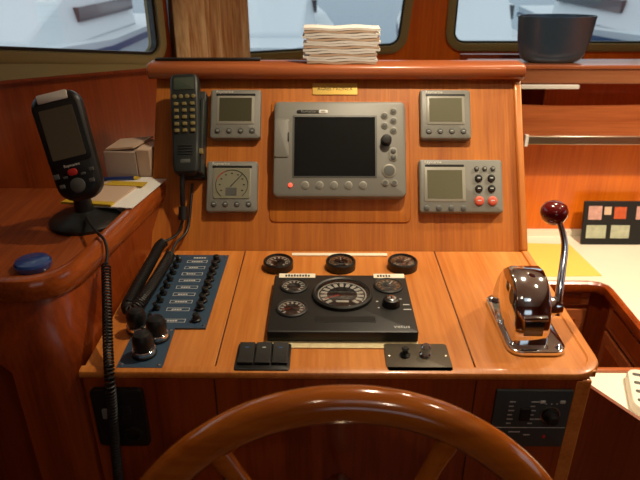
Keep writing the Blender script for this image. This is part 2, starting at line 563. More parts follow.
dl3 = MB().plate(0, .006, .077, .066, .0175, .0184, r=.002, bev=.0003).build('dial_face', M['dial'], i3, smooth=False)
sc = MB()
for a0, a1, rr in ((-50, 230, .0345),):
    pts = [(rr*math.cos(R(a)), .003+rr*.94*math.sin(R(a)), .0188) for a in range(a0, a1+1, 10)]
    sc.tube(pts, .0006, 6)
sc.build('dial_scale', M['blackink'], dl3)
MB().tube([(.0345*math.cos(R(a)), .003+.0345*.94*math.sin(R(a)), .019) for a in range(115, 161, 9)], .0009, 6).build('red_sector', M['redh'], dl3)
tk = MB()
for a in range(-30, 211, 30):
    for sgn in (-1, 1):
        pass
    c, s = math.cos(R(a)), math.sin(R(a))
    tk.box(c*.026-.002, c*.026+.002, .003+s*.025-.0012, .003+s*.025+.0012, .0184, .0188)
tk.build('dial_numerals', M['blackink'], dl3, smooth=False)
MB().loft([[(-.0008, 0, z), (.0008, 0, z), (.0005, .038, z), (-.0005, .038, z)] for z in (.0188, .0196)]).xform(Matrix.Translation((-.003, -.001, 0)) @ Matrix.Rotation(R(-43), 4, 'Z')).build('needle', M['blackink'], dl3, smooth=False)
MB().plate(-.001, -.012, .024, .017, .0184, .0189, r=.001, bev=.0002).build('digital_window', M['greyd'], dl3, smooth=False)

# autopilot controller
ap = thing('autopilot_controller', 'wide grey autopilot controller with olive screen and two red buttons', 'instrument', ppos(.286, .134), (TH, 0, 0))
MB().plate(0, 0, .174, .113, 0, .018, r=.006, bev=.004).build('housing', M['grey'], ap)
text('Raymarine', .0086, M['dialw'], ap, (-.058, .0505, .0182))
MB().plate(-.034, .043, .082, .005, .0178, .0185, r=.002, bev=.0003).build('dark_band', M['blackp'], ap, smooth=False)
MB().plate(-.034, .003, .086, .074, .0175, .0190, r=.003, bev=.0006).build('screen_bezel', M['bezel'], ap)
MB().plate(-.034, .003, .073, .061, .0186, .0194, r=.001, bev=.0003).build('display', M['lcd'], ap, smooth=False)
for k in range(4):
    MB().lathe([(.006, .0175), (.006, .0195), (.004, .0205)], (-.073+.0255*k, -.0475, 0), 20).build('button', M['greyd'], ap)
for x, y, r_, mm in [(.033, .037, .005, 'greyd'), (.05, .037, .005, 'greyd'), (.067, .037, .005, 'greyd'),
                     (.0365, .016, .0078, 'blackp'), (.063, .016, .0078, 'blackp'), (.0365, -.006, .0078, 'blackp'), (.063, -.006, .0078, 'blackp')]:
    b = MB().lathe([(r_, .0175), (r_, .0205), (r_*.8, .0222), (r_*.5, .0224)], (x, y, 0), 22).build('button', M[mm], ap)
    MB().plate(x, y, r_*.8, r_*.3, .0222, .0227, r=.0003, bev=.0001).build('button_mark', M['ink'], b, smooth=False)
for x in (.0365, .064):
    b = MB().lathe([(.0098, .0175), (.0098, .0205), (.008, .022), (.005, .0224)], (x, -.032, 0), 24).build('button', M['redb'], ap)
    b['label'] = 'red button'
    MB().plate(x, -.032, .008, .0022, .0222, .0227, r=.0004, bev=.0001).build('button_mark', M['ink'], b, smooth=False)

# chartplotter
cp = thing('chartplotter', 'large grey chartplotter with wide black screen in the middle of the board', 'chartplotter', ppos(.0320, .211), (TH, 0, 0))
cp.scale = (.985, .978, .9)
def pp(u, v): return (u-.033, v-.219)
MB().plate(0, 0, .282, .211, .003, .030, r=.012, bev=.006).build('housing', M['grey'], cp)
x, y = pp(.0225, .2235)
MB().plate(x, y, .180, .138, .0285, .0308, r=.002, bev=.001).build('screen_surround', M['greyd'], cp)
MB().plate(x, y, .172, .130, .0300, .0313, r=.001, bev=.0003).build('display', M['screen'], cp, smooth=False)
x, y = pp(-.034, .3005)
bd = MB().plate(x, y, .050, .0078, .0297, .0312, r=.0038, bev=.0003).build('badge', M['blackm'], cp)
text('Raymarine', .0074, M['bezel'], bd, (x, y, .0313))
x2, y2 = pp(.0, .3005)
bd2 = MB().plate(x2-.002, y2, .019, .0078, .0297, .0314, r=.002, bev=.0003).build('badge_end', M['white'], cp)
text('E80', .006, M['greyd'], bd2, (x2-.002, y2, .0315))
dx, dy = pp(-.0905, .2415)
cdr = MB().plate(dx, dy, .032, .086, .0285, .0325, r=.006, bev=.0025).build('card_door', M['grey'], cp)
MB().plate(dx+.0145, dy+.002, .003, .020, .032, .0335, r=.001, bev=.0003).build('latch', M['blackp'], cdr)
for u, v in ((.148, .302), (.129, .292), (.148, .281), (.129, .270), (.148, .259)):
    x, y = pp(u, v)
    b = MB().lathe([(.0078, .029), (.0078, .0315), (.006, .0325)], (x, y, 0), 22).build('button', M['bezel'], cp)
    MB().lathe([(.0055, .0322), (.0055, .0330), (.004, .0335)], (x, y, 0), 18).build('button_cap', M['greyd'], b)
x, y = pp(.1315, .236)
MB().lathe([(.012, .029), (.012, .031), (.0105, .031), (.0105, .045), (.009, .047), (.004, .0475)], (x, y, 0), 28).build('rotary_knob', M['blackp'], cp)
x, y = pp(.1465, .206)
rg = MB().plate(x, y, .018, .030, .029, .0318, r=.008, bev=.001).build('range_rocker', M['bezel'], cp)
for s_ in (-1, 1):
    MB().lathe([(.0058, .0315), (.0058, .033), (.004, .034)], (x, y+.0068*s_, 0), 18).build('button_cap', M['greyd'], rg)
x, y = pp(.1375, .170)
pad = MB().lathe([(.015, .029), (.015, .0315), (.013, .0325)], (x, y, 0), 28).build('cursor_pad', M['bezel'], cp)
MB().lathe([(.0115, .0322), (.0115, .0332), (.005, .0338)], (x, y, 0), 26).build('pad_cap', M['greyd'], pad)
for u in (.129, .148):
    x, y = pp(u, .1435)
    b = MB().lathe([(.0072, .029), (.0072, .0315), (.006, .0325)], (x, y, 0), 22).build('button', M['bezel'], cp)
    MB().lathe([(.005, .0322), (.005, .0332)], (x, y, 0), 18).build('button_cap', M['greyd'], b)
for k in range(5):
    x, y = pp(-.040+.0305*k, .1385)
    b = MB().lathe([(.0088, .029), (.0088, .0312), (.0075, .0318)], (x, y, 0), 22).build('button', M['bezel'], cp)
    MB().lathe([(.0065, .0315), (.0065, .0325), (.005, .0328)], (x, y, 0), 20).build('button_cap', M['grey'], b)
x, y = pp(-.071, .1385)
MB().lathe([(.0045, .029), (.0045, .0325), (.003, .0335)], (x, y, 0), 18).build('power_light', M['led'], cp)

# brass plaque
pl = thing('name_plaque', 'small engraved brass plaque under the top rail, above the big plotter', 'plaque', ppos(.0225, .351), (TH, 0, 0))
MB().plate(0, 0, .097, .026, 0, .002, r=.001, bev=.0005).build('plate', M['brass'], pl, smooth=False)
text('AGREST RONEX', .0105, M['blackink'], pl, (0, 0, .0021))

# ------------------------------------------------------------------ telephone handset and cradle
cr = thing('handset_cradle', 'dark grey wall cradle with side clip behind the telephone handset', 'cradle', ppos(-.277, .243), (TH, 0, R(0)))
MB().plate(0, 0, .050, .19, 0, .022, r=.006, bev=.003).build('back_shell', M['phone'], cr)
MB().plate(.0225, -.01, .008, .16, .022, .048, r=.003, bev=.002).build('side_clip', M['phone'], cr)
MB().plate(.0215, -.045, .012, .012, .044, .052, r=.002, bev=.001).build('clip_button', M['key'], cr)
hs = thing('telephone_handset', 'dark green-grey corded telephone handset with rows of pale keys, left of the instruments', 'telephone', ppos(-.2865, .254, .0225), (TH, 0, 0))
hs.rotation_euler = (Matrix.Rotation(TH, 3, 'X') @ Matrix.Rotation(R(2.5), 3, 'Z') @ Matrix.Rotation(R(2), 3, 'X')).to_euler()
def hring(y, w_, z0, z1):
    n = 5; r_ = .007; out = []
    for sx, sz, a0 in ((1, 1, 0), (-1, 1, 90), (-1, -1, 180), (1, -1, 270)):
        for k in range(n):
            t = R(a0+90*k/(n-1))
            cx = sx*(w_/2-r_); cz = (z0+z1)/2+sz*((z1-z0)/2-min(r_, (z1-z0)/2-.001))
            rr = min(r_, (z1-z0)/2-.001)
            out.append((cx+r_*math.cos(t), y, cz+rr*math.sin(t)))
    return out
MB().loft([hring(*a) for a in ((.107, .040, .016, .034), (.104, .052, .010, .038), (.094, .058, .006, .041), (.05, .059, .010, .040), (.0, .058, .012, .036), (-.028, .056, .010, .034), (-.05, .055, .006, .036), (-.085, .054, .004, .040), (-.098, .050, .006, .039), (-.103, .040, .010, .034))]).build('handset_body', M['phone'], hs)
MB().plate(0, .084, .042, .026, .0400, .0418, r=.003, bev=.0005).build('display', M['phlcd'], hs)
for k in range(4):
    MB().lathe([(.0045, .038), (.0045, .0418), (.003, .0425)], (-.0195+.013*k, .057, 0), 16).build('key', M['key'], hs)
for r_ in range(5):
    for c_ in range(3):
        MB().plate(-.0165+.0165*c_, .042-.0138*r_, .0095, .0072, .035, .0415-.0008*r_, r=.0015, bev=.0008, n=2).build('key', M['key'], hs)
sl = MB()
for k in range(4): sl.plate(0, -.045-.006*k, .030, .002, .0335, .0375+.0005*k, r=.0006, bev=.0003, n=2)
sl.build('mouthpiece_grille', M['blackm'], hs)
MB().plate(0, -.078, .02, .008, .037, .0398, r=.001, bev=.0003).build('maker_mark', M['greyd'], hs)
# cord: short lead, strain relief, coil down beside the switch panel and back
lead = spline([(-.292, 1.14, 1.075), (-.294, 1.125, 1.045), (-.292, 1.115, 1.0), (-.292, 1.105, .990)], 6)
lead = [Vector(ppos(-.290, .160, .045)), Vector(ppos(-.292, .135, .040)), Vector(ppos(-.293, .10, .028)), Vector(ppos(-.294, .085, .020))]
inv = hs.matrix_basis.inverted()
def local(o, pts):
    i = o.matrix_basis.inverted()
    return [i @ Vector(p) for p in pts]
bpy.context.view_layer.update()
MB().tube(local(hs, spline(lead, 4)), .0055, 8).build('cord_lead', M['rubber'], hs)
MB().tube(local(hs, [ppos(-.294, .088, .020), ppos(-.294, .06, .016)]), .009, 12).build('strain_relief', M['rubber'], hs)
c1 = spline([ppos(-.294, .06, .016), ppos(-.305, .03, .016), (-.330, 1.085, .978), (-.335, 1.03, .972), (-.337, .95, .970), (-.338, .872, .968)], 6)
c2 = spline([(-.338, .872, .968), (-.330, .858, .966), (-.318, .87, .969), (-.310, .95, .971), (-.305, 1.04, .972), (-.300, 1.085, .980), ppos(-.285, .04, .012), ppos(-.280, .10, .008), ppos(-.279, .14, .006)], 6)
MB().tube(local(hs, c1[:12]), .003, 8).build('cord_lead', M['rubber'], hs)
MB().tube(local(hs, coil(c1[11:], .0085, .0052, 10)), .0026, 6).build('coiled_cord', M['rubber'], hs)
MB().tube(local(hs, coil(c2[:26], .0085, .0052, 10)), .0026, 6).build('coiled_cord', M['rubber'], hs)
MB().tube(local(hs, c2[25:]), .003, 8).build('cord_lead', M['rubber'], hs)

# ------------------------------------------------------------------ handheld controller on its stand
hh = thing('remote_display', 'black handheld remote display with grey screen and red key, tilted on a pedestal', 'display', (-.452, 1.035, 1.052))
hb = Matrix.Translation((.016, -.045, .160)) @ Matrix.Rotation(R(8), 4, 'Z') @ Matrix.Rotation(R(-12), 4, 'Y') @ Matrix.Rotation(R(70), 4, 'X') @ Matrix.Scale(1.06, 4)
def capsule(z, ins):
    out = []
    for x_, y_, r_ in ((.040, .088, .022), (-.040, .088, .022), (-.037, -.088, .030), (.037, -.088, .030)):
        sx, sy = (1 if x_ > 0 else -1), (1 if y_ > 0 else -1)
        a0 = {(1, 1): 0, (-1, 1): 90, (-1, -1): 180, (1, -1): 270}[(sx, sy)]
        for k in range(7):
            t = R(a0+15*k)
            out.append((x_-sx*r_+(r_-ins)*math.cos(t), y_-sy*r_+(r_-ins)*math.sin(t), z))
    return out
MB().loft([capsule(-.016, .010), capsule(-.012, .002), capsule(0, 0), capsule(.010, .001), capsule(.014, .005), capsule(.016, .010)]).xform(hb).build('case', M['blackp'], hh)
MB().plate(0, .022, .070, .096, .0155, .0168, r=.006, bev=.0006).xform(hb).build('screen_surround', M['blackm'], hh)
MB().plate(0, .022, .054, .080, .0165, .0175, r=.002, bev=.0003).xform(hb).build('display', mat('screen_grey_brown', srgb(98, 92, 74), .3, coat=.4), hh, smooth=False)
lb = MB().plate(.0, .0795, .048, .014, .0125, .0172, r=.002, bev=.0006).xform(hb).build('top_badge', M['dialw'], hh)
t_ = text('Raymarine', .0062, M['dialw'], hh, (0, 0, 0))
t_.matrix_local = hb @ Matrix.Translation((0, -.030, .0172))
b = MB().plate(-.002, -.041, .015, .011, .015, .0195, r=.005, bev=.001).xform(hb).build('red_key', M['redh'], hh)
for x_, y_, w_, h_ in ((-.029, -.043, .009, .008), (-.015, -.047, .007, .004), (.014, -.047, .007, .004), (.028, -.043, .007, .006), (-.024, -.060, .008, .006), (.024, -.060, .008, .006)):
    MB().plate(x_, y_, w_, h_, .015, .0185, r=.001, bev=.0004).xform(hb).build('key', M['greyd'], hh)
pd = MB().lathe([(.012, .015), (.012, .018), (.009, .0192)], (0, -.063, 0), 22).xform(hb).build('cursor_pad', M['greyd'], hh)
# pedestal
MB().lathe([(.066, 0), (.066, .006), (.058, .012), (.03, .018), (.018, .024), (.015, .05), (.016, .075), (.020, .088), (.014, .094)], (0, 0, 0), 32).build('pedestal', M['blackp'], hh)
MB().tube([(0, 0, .085), (.008, .0, .115), (.010, -.025, .145)], [.014, .014, .016], 12).build('swivel_arm', M['blackp'], hh)
def hl(pts): return [Vector(p)-Vector((-.452, 1.035, 1.052)) for p in pts]
MB().tube(hl(spline([(-.435, 1.0, 1.075), (-.412, .96, 1.078), (-.388, .925, 1.080), (-.370, .905, 1.074), (-.364, .89, 1.058), (-.362, .872, 1.046)], 6)), .0026, 8).build('cord_lead', M['rubber'], hh)
pth = spline([(-.362, .872, 1.046), (-.345, .81, 1.015), (-.328, .745, .978), (-.314, .697, .950), (-.316, .692, .905), (-.323, .692, .83), (-.333, .692, .70)], 6)
MB().tube(hl(coil(pth, .0065, .0058, 10)), .0019, 6).build('coiled_cord', M['rubber'], hh)

# ------------------------------------------------------------------ things on the ledge
zt = 1.0525
p_ = thing('chart_sheets', 'pile of white paper sheets lying on the left ledge, its top sheet over the rim', 'paper', (0, 0, zt))
MB().prism([(-.455, 1.075), (-.378, 1.062), (-.362, 1.19), (-.46, 1.20)], 0.0003, .0215).build('sheet_stack', M['paper'], p_, smooth=False)
MB().prism([(-.458, 1.052), (-.364, 1.042), (-.333, 1.212), (-.445, 1.205)], .0218, .0240).build('top_sheet', M['paper'], p_, smooth=False)
p_ = thing('envelope', 'pinkish envelope with a yellow edge on top of the white sheets', 'envelope', (0, 0, zt+.0245))
MB().prism([(-.500, 1.075), (-.402, 1.062), (-.380, 1.165), (-.475, 1.175)], 0, .003).build('envelope_body', M['paperp'], p_, smooth=False)
e_ = MB().prism([(-.505, 1.060), (-.405, 1.046), (-.402, 1.061), (-.500, 1.074)], -.0002, .004).build('yellow_edge', M['yellow'], p_, smooth=False)
p_ = tag(MB().prism([(-.452, 1.150), (-.372, 1.143), (-.366, 1.165), (-.44, 1.172)], zt+.0278, zt+.0292).build('yellow_strip', M['yellow'], smooth=False), 'yellow paper strip lying across the white sheets on the ledge', 'paper')
pe = thing('blue_pen', 'dark blue pen lying behind the envelope on the ledge', 'pen', (-.43, 1.188, zt+.0283))
MB().tube([(-.045, -.004, 0), (.028, .004, 0)], .004, 10).build('barrel', M['bluep'], pe)
MB().tube([(.028, .004, 0), (.034, .0046, 0), (.042, .0054, 0)], [.004, .003, .001], 10).build('tip', M['yellow'], pe)
bx = thing('card_box', 'pale card box of papers against the wall, left of the console', 'box', (-.412, 1.245, 1.0525), (0, 0, R(-4)))
MB().box(-.055, .015, -.03, .05, 0, .078).build('box_body', M['box'], bx, bevel=.002)
MB().box(.016, .045, -.03, .05, 0, .083).build('box_divider', M['paperp'], bx, bevel=.002)
MB().loft([[(-.05, -.028, z), (.012, -.028, z+.006), (.03, .045, z+.008), (-.045, .045, z)] for z in (.079, .083)]).build('loose_papers', M['paperp'], bx, smooth=False)
bl = thing('blue_disc', 'glossy blue round disc lying on the near corner of the left ledge', 'disc', (-.472, .852, zt))
MB().lathe([(.027, 0), (.029, .003), (.029, .010), (.026, .014), (.016, .016)], (0, 0, 0), 32).build('disc_shell', M['blueg'], bl)

# ------------------------------------------------------------------ switch panel
sp = thing('switch_panel', 'blue L-shaped breaker panel with rows of black switches, set in the desk beside the ledge', 'switch panel', (0, 0, .95))
MB().prism([(-.314, 1.086), (-.312, .722), (-.243, .722), (-.247, .826), (-.196, .826), (-.195, 1.086)][::-1], .0002, .0032).build('face_plate', M['blue'], sp, smooth=False)
ys = [1.058-.0250*k for k in range(8)]+[.848]
for k, y in enumerate(ys):
    x = -.2155
    b = MB().lathe([(.0085, .003), (.0085, .007), (.0062, .008), (.0058, .016), (.0045, .0175)], (x, y, 0), 18).build('breaker_button', M['blackp'], sp)
    MB().plate(-.292, y, .013, .013, .003, .007, r=.003, bev=.001).build('switch_base', M['blackp'], sp)
    MB().tube([(-.292, y, .006), (-.292, y-.004, .016), (-.292, y-.006, .019)], [.0030, .0042, .003], 10).build('toggle_switch', M['blackp'], sp)
    f_ = MB()
    x0, x1, y0, y1, tt = -.274, -.234, y-.006, y+.004, .0009
    f_.box(x0, x1, y0, y0+tt, .0032, .0036); f_.box(x0, x1, y1-tt, y1, .0032, .0036)
    f_.box(x0, x0+tt, y0+tt, y1-tt, .0032, .0036); f_.box(x1-tt, x1, y0+tt, y1-tt, .0032, .0036)
    for q_ in range(4 if k % 3 else 5):
        f_.box(x0+.009+q_*.0045, x0+.0125+q_*.0045, y-.0028, y+.0008, .0032, .0035)
    f_.build('name_frame', M['ink'], sp, smooth=False)
hd = MB()
for q_ in range(5): hd.box(-.264+q_*.0052, -.260+q_*.0052, 1.070, 1.075, .0032, .0036)
for q_ in range(3): hd.box(-.306+q_*.0052, -.302+q_*.0052, 1.070, 1.074, .0032, .0036)
hd.build('heading', M['ink'], sp, smooth=False)
for x, y in ((-.200, .833), (-.252, .819), (-.249, .728), (-.306, .729), (-.200, 1.079)):
    MB().lathe([(.0025, .003), (.0025, .0042), (.0012, .0048)], (x, y, 0), 12).build('screw', M['chrome'], sp)
def plug(x, y, lx, ly, label):
    t = thing('power_plug', label, 'plug', (x, y, .9534), (R(ly), R(lx), 0), 'black plugs in the blue panel sockets')
    MB().lathe([(.0190, 0.0008), (.0190, .004), (.0175, .0055)], (0, 0, 0), 26).build('socket_rim', M['blackp'], t)
    MB().lathe([(.0178, .0055), (.0180, .0105), (.0165, .012)], (0, 0, 0), 26).build('chrome_ring', M['chrome'], t)
    MB().lathe([(.0150, .012), (.0165, .018), (.0160, .030), (.0120, .038), (.006, .040)], (0, 0, 0), 26).build('plug_body', M['blackp'], t)
plug(-.278, .755, 0, 0, 'black round plug with chrome ring, nearest the desk edge')
plug(-.268, .797, 0, 0, 'black round plug with chrome ring, right behind the nearest one')
plug(-.306, .820, 0, 0, 'black round plug with chrome ring, farthest from the desk edge, below the toggles')

# ------------------------------------------------------------------ gauges
def dial(parent, x, y, z, r, needle=None, tan=False, ticks=11, red=False):
    f_ = MB().lathe([(r*.93, z), (r*.93, z+.0008)], (x, y, 0), 36).build('dial_face', M['dialk'], parent, smooth=False)
    t = MB()
    for k in range(ticks):
        a = R(225-270*k/(ticks-1))
        c, s = math.cos(a), math.sin(a)
        l = Matrix.Translation((x, y, z+.0008)) @ Matrix.Rotation(a, 4, 'Z')
        m2 = MB().box(r*.56, r*.80, -r*.07, r*.07, 0, .0004).xform(l)
        me = bpy.data.meshes.new('t'); m2.bm.to_mesh(me); m2.bm.free(); t.bm.from_mesh(me); bpy.data.meshes.remove(me)
    t.build('dial_numerals', M['dialw' if not tan else 'amber'], f_, smooth=False)
    MB().lathe_closed([(r*.86, z+.0008), (r*.90, z+.0008), (r*.90, z+.0012), (r*.86, z+.0012)], (x, y, 0)).build('dial_scale', M['dialw' if not tan else 'amber'], f_, smooth=False)
    if needle is not None:
        MB().loft([[(-r*.12, -r*.05, q), (-r*.12, r*.05, q), (r*.72, r*.012, q), (r*.72, -r*.012, q)] for q in (z+.0014, z+.0022)]).xform(Matrix.Translation((x, y, 0)) @ Matrix.Rotation(R(needle), 4, 'Z') if False else Matrix.Identity(4)).build('needle', M['redh' if red else 'dialw'], f_, smooth=False).matrix_local = Matrix.Translation((x, y, 0)) @ Matrix.Rotation(R(needle), 4, 'Z')
        MB().lathe([(r*.14, z+.0012), (r*.14, z+.003), (r*.08, z+.0034)], (x, y, 0), 18).build('needle_hub', M['blackp'], f_)
    return f_
def podgauge(x, y, label, needle, tan=False):
    t = thing('round_gauge', label, 'gauge', (x, y, .95), (0, 0, 0), 'three round gauges along the back of the desk')
    MB().lathe_closed([(.0235, .012), (.0255, .0172), (.0275, .0172), (.0293, .015), (.0295, .0), (.026, .0), (.022, .004)], (0, 0, 0)).build('bezel_ring', M['blackp'], t)
    MB().lathe([(.024, .002), (.024, .0117)], (0, 0, 0), 30).build('gauge_cup', M['blackm'], t)
    dial(t, 0, 0, .0118, .0250, needle, tan)
    MB().lathe([(.0245, .0150), (.0245, .0155), (.016, .0165), (.006, .0169)], (0, 0, 0), 30).build('gauge_glass', M['glass'], t)
podgauge(-.090, 1.040, 'round black gauge on the desk, leftmost of the three in a row', 150)
podgauge(.033, 1.041, 'round black gauge on the desk, middle one, above the big tachometer', 90, True)
podgauge(.155, 1.042, 'round black gauge on the desk, rightmost of the three in a row', 40, True)

en = thing('engine_panel', 'black engine panel with large tachometer, small gauges and key switch', 'engine panel', (0, 0, .95))
MB().plate(.030, .883, .243, .184, .0022, .021, r=.004, bev=.003).build('panel_body', M['engine'], en)
dial(en, -.054, .931, .0212, .0225, None)
dial(en, -.054, .858, .0212, .0245, 200, red=True)
dial(en, .116, .934, .0212, .0240, 60, tan=True)
for x, y, r_ in ((-.054, .931, .0225), (-.054, .858, .0245), (.116, .934, .0240)):
    MB().lathe_closed([(r_*.90, .021), (r_*.92, .0245), (r_, .0250), (r_*1.10, .0235), (r_*1.13, .0205)], (x, y, 0)).build('bezel_ring', M['engine'], en)
    MB().lathe([(r_*.92, .0242), (r_*.9, .0246), (r_*.5, .0256), (r_*.1, .026)], (x, y, 0), 30).build('gauge_glass', M['glass'], en)
dial(en, .032, .902, .0214, .0475, 205, ticks=15, red=True)
MB().lathe_closed([(.0450, .021), (.0460, .028), (.0490, .0295), (.0525, .0270), (.0535, .0205)], (.032, .902, 0), 48).build('tachometer_bezel', M['engine'], en)
MB().plate(.032, .880, .022, .006, .0215, .0228, r=.001, bev=.0002).build('hour_counter', M['dialw'], en)
MB().lathe([(.0458, .0275), (.044, .0285), (.025, .0305), (.008, .0310)], (.032, .902, 0), 40).build('gauge_glass', M['glass'], en)
ky = MB().lathe([(.0155, .0205), (.0155, .026), (.013, .033), (.0115, .034)], (.115, .872, 0), 28).build('key_switch', M['blackp'], en)
MB().lathe([(.0085, .0335), (.0085, .0352), (.0075, .0358)], (.115, .872, 0), 24).build('key_barrel', M['chrome'], ky)
MB().plate(.115, .872, .0022, .007, .0355, .0363, r=.0003, bev=.0001).build('key_slot', M['blackm'], ky)
mk = MB()
for x, y, w_ in ((.115, .898, .003), (.092, .882, .004), (.132, .890, .006), (.141, .872, .011), (.141, .857, .013), (.093, .862, .003)):
    mk.box(x-w_/2, x+w_/2, y-.0012, y+.0012, .021, .0214)
mk.build('key_markings', M['ink'], en, smooth=False)
MB().plate(.035, .826, .100, .018, .0205, .0217, r=.001, bev=.0003).build('recessed_strip', M['blackp'], en, smooth=False)
text('vetus', .0125, M['ink'], en, (.126, .806, .0213))
def tapelab(x0, x1, label, txt):
    o = thing('label_tape', label, 'label', ((x0+x1)/2, .9665, .9685), (R(6), 0, 0))
    MB().plate(0, .003, x1-x0, .013, .0028, .0036, r=.0005, bev=.0002).build('tape', M['cream'], o, smooth=False)
    for q_ in range(txt):
        pass
    m_ = MB()
    for q_ in range(txt): m_.box(-.022+q_*.0052, -.0185+q_*.0052, -.0005, .005+.001*(q_ % 2), .0036, .0039)
    m_.build('printing', M['blackink'], o, smooth=False)
tapelab(-.083, -.016, 'white label tape above the left end of the engine panel', 9)
tapelab(.092, .149, 'white label tape above the right end of the engine panel', 5)
ls = MB().box(-.092, .151, .775, .793, .9502, .9522).build('packing_strip', M['tape2'], en, smooth=False)
ls.location = (0, 0, -.95)
ls['label'] = 'worn cream strip under the front edge'

# ------------------------------------------------------------------ rocker switches and push buttons
rs = thing('rocker_switch_panel', 'black panel of three rocker switches on the desk, left of the wheel top', 'switch panel', (-.093, .750, .95))
MB().plate(0, 0, .084, .066, .0002, .0045, r=.004, bev=.0015).build('face_plate', M['blackp'], rs)
for k in range(3):
    x = -.0262+.0262*k
    rk = MB().loft([[(x+a, b_, z) for a, b_, z in ((-.0118, -.022, .0045), (.0118, -.022, .0045), (.0118, -.022, .0095), (-.0118, -.022, .0095))],
               [(x+a, b_, z) for a, b_, z in ((-.0118, -.003, .0045), (.0118, -.003, .0045), (.0118, -.003, .0085), (-.0118, -.003, .0085))],
               [(x+a, b_, z) for a, b_, z in ((-.0118, .024, .0045), (.0118, .024, .0045), (.0118, .024, .0135), (-.0118, .024, .0135))]]).build('rocker_switch', M['engine'], rs, bevel=.0008)
    MB().plate(x, .0135, .006, .003, .0105, .0116, r=.001, bev=.0002).xform(Matrix.Translation((0, 0, 0))).build('switch_mark', M['bluem' if k != 1 else 'ink'], rk)
bp_ = thing('button_plate', 'brown-grey metal plate with one black and one chrome push button', 'button plate', (.145, .752, .95))
MB().plate(0, 0, .100, .069, .0002, .0025, r=.006, bev=.0008).build('plate', M['plate'], bp_)
MB().lathe([(.008, .0025), (.0085, .004), (.006, .006), (.0045, .007), (.0045, .013), (.006, .015), (.004, .017)], (-.019, .004, 0), 22).build('black_button', M['blackp'], bp_)
MB().lathe([(.0088, .0025), (.009, .005), (.007, .007), (.0065, .011), (.008, .014), (.0078, .018), (.005, .021)], (.013, .006, 0), 26).build('chrome_button', M['chrome'], bp_)
for x in (-.044, .044):
    MB().lathe([(.0022, .0025), (.0022, .0034), (.001, .0038)], (x, .003, 0), 12).build('screw', M['steel'], bp_)

# ------------------------------------------------------------------ throttle
th = thing('throttle_control', 'chrome side-mount throttle with red ball lever on the right of the desk', 'throttle', (.33, .84, .95))
MB().plate(.004, .003, .092, .172, .0022, .009, r=.022, bev=.003, n=8).build('base_flange', M['chrome'], th)
for x, y in ((-.032, -.060), (.038, -.070), (-.034, .070), (.040, .064), (-.036, .0)):
    MB().lathe([(.006, .009), (.006, .0105), (.004, .013), (.001, .0138)], (x, y, 0), 16).build('bolt', M['chrome'], th)
pr = [(-.066, .009), (-.066, .035), (-.063, .060), (-.055, .082), (-.042, .100), (-.024, .112), (-.002, .117), (.018, .113), (.038, .098), (.054, .074), (.066, .042), (.072, .009)]
cy, cz = 0.0, .05
def prs(k, x): return [(x, cy+(y-cy)*k, .009+(z-.009)*k*.94) for y, z in pr]
MB().loft([prs(.92, -.034), prs(.965, -.031), prs(.965, -.0285), prs(.99, -.026), prs(.99, .018), prs(.965, .0205), prs(.92, .023)]).build('housing', M['chrome'], th, ang=50)
MB().lathe([(.018, .021), (.018, .030), (.015, .036), (.012, .046), (.004, .049)], (0, -.030, .058), 28, ax='x').build('pivot_hub', M['chrome'], th)
fw = MB().box(-.019, .011, -.0662, -.054, .026, .052).build('front_window', M['bowl'], th, bevel=.001)
MB().box(-.023, .015, -.0670, -.052, .055, .061).build('front_band', M['chrome'], th, bevel=.001)
cp2 = MB().lathe([(.012, -.0155), (.012, -.0125)], (0, -.045, .098), 18, ax='x').xform(Matrix.Translation((-.020, .012, -.020))).build('side_cap', M['blackp'], th)
lv = spline([(.036, -.040, .048), (.041, -.026, .078), (.049, -.002, .115), (.053, .014, .142), (.050, .026, .163), (.042, .036, .182)], 6)
MB().tube(lv, [.0065-.0018*i/(len(lv)-1) for i in range(len(lv))], 14).build('lever', M['chrome'], th)
MB().lathe([(.001, -.020), (.010, -.0185), (.0175, -.0125), (.0212, -.003), (.0212, .004), (.0175, .012), (.010, .0165), (.002, .0175)], (.037, .040, .191), 32).build('ball_knob', M['knob'], th)

# ------------------------------------------------------------------ radio panel, lower black panel on the fascia
ra = thing('stereo_panel', 'slate grey control panel with rotary knob on the fascia below the throttle', 'control panel', (.318, .713, .868), (R(90), 0, 0))
MB().plate(0, 0, .116, .112, 0.0005, .005, r=.002, bev=.001).build('face_plate', M['radio'], ra)
MB().box(-.056, .056, -.0165, -.0155, .005, .0056).build('divider_line', M['ink'], ra, smooth=False)
MB().plate(-.010, .012, .016, .024, .005, .009, r=.001, bev=.0008).build('rocker_switch', M['blackm'], ra)
kb = MB().lathe([(.0125, .005), (.0125, .010), (.0095, .012), (.0088, .020), (.007, .022)], (.029, .010, 0), 28).build('rotary_knob', M['blackm'], ra)
MB().lathe_closed([(.0135, .0050), (.0152, .0050), (.0152, .0062), (.0135, .0062)], (.029, .010, 0)).build('knob_ring', M['steel'], kb)
m_ = MB()
for k in range(6):
    m_.box(-.036, -.027-(k % 2)*.002, .034-.0085*k, .0358-.0085*k, .005, .0054)
    m_.box(-.003, .006-(k % 2)*.002 if k else .009, .034-.0085*k, .0358-.0085*k, .005, .0054)
for x in (.020, .028, .036): m_.box(x-.001, x+.001, .030, .032, .005, .0054)
m_.box(-.030, -.012, -.026, -.024, .005, .0054); m_.box(-.006, .004, -.032, -.030, .005, .0054); m_.box(.007, .019, .000, .002, .005, .0054)
m_.build('printed_marks', M['ink'], ra, smooth=False)
for x in (.014, .044): MB().plate(x, .035, .008, .005, .005, .0062, r=.001, bev=.0003).build('indicator', M['ink'], ra)
MB().lathe([(.0028, .005), (.0028, .0065), (.0015, .007)], (.026, -.034, 0), 12).build('indicator_light', M['redh'], ra)
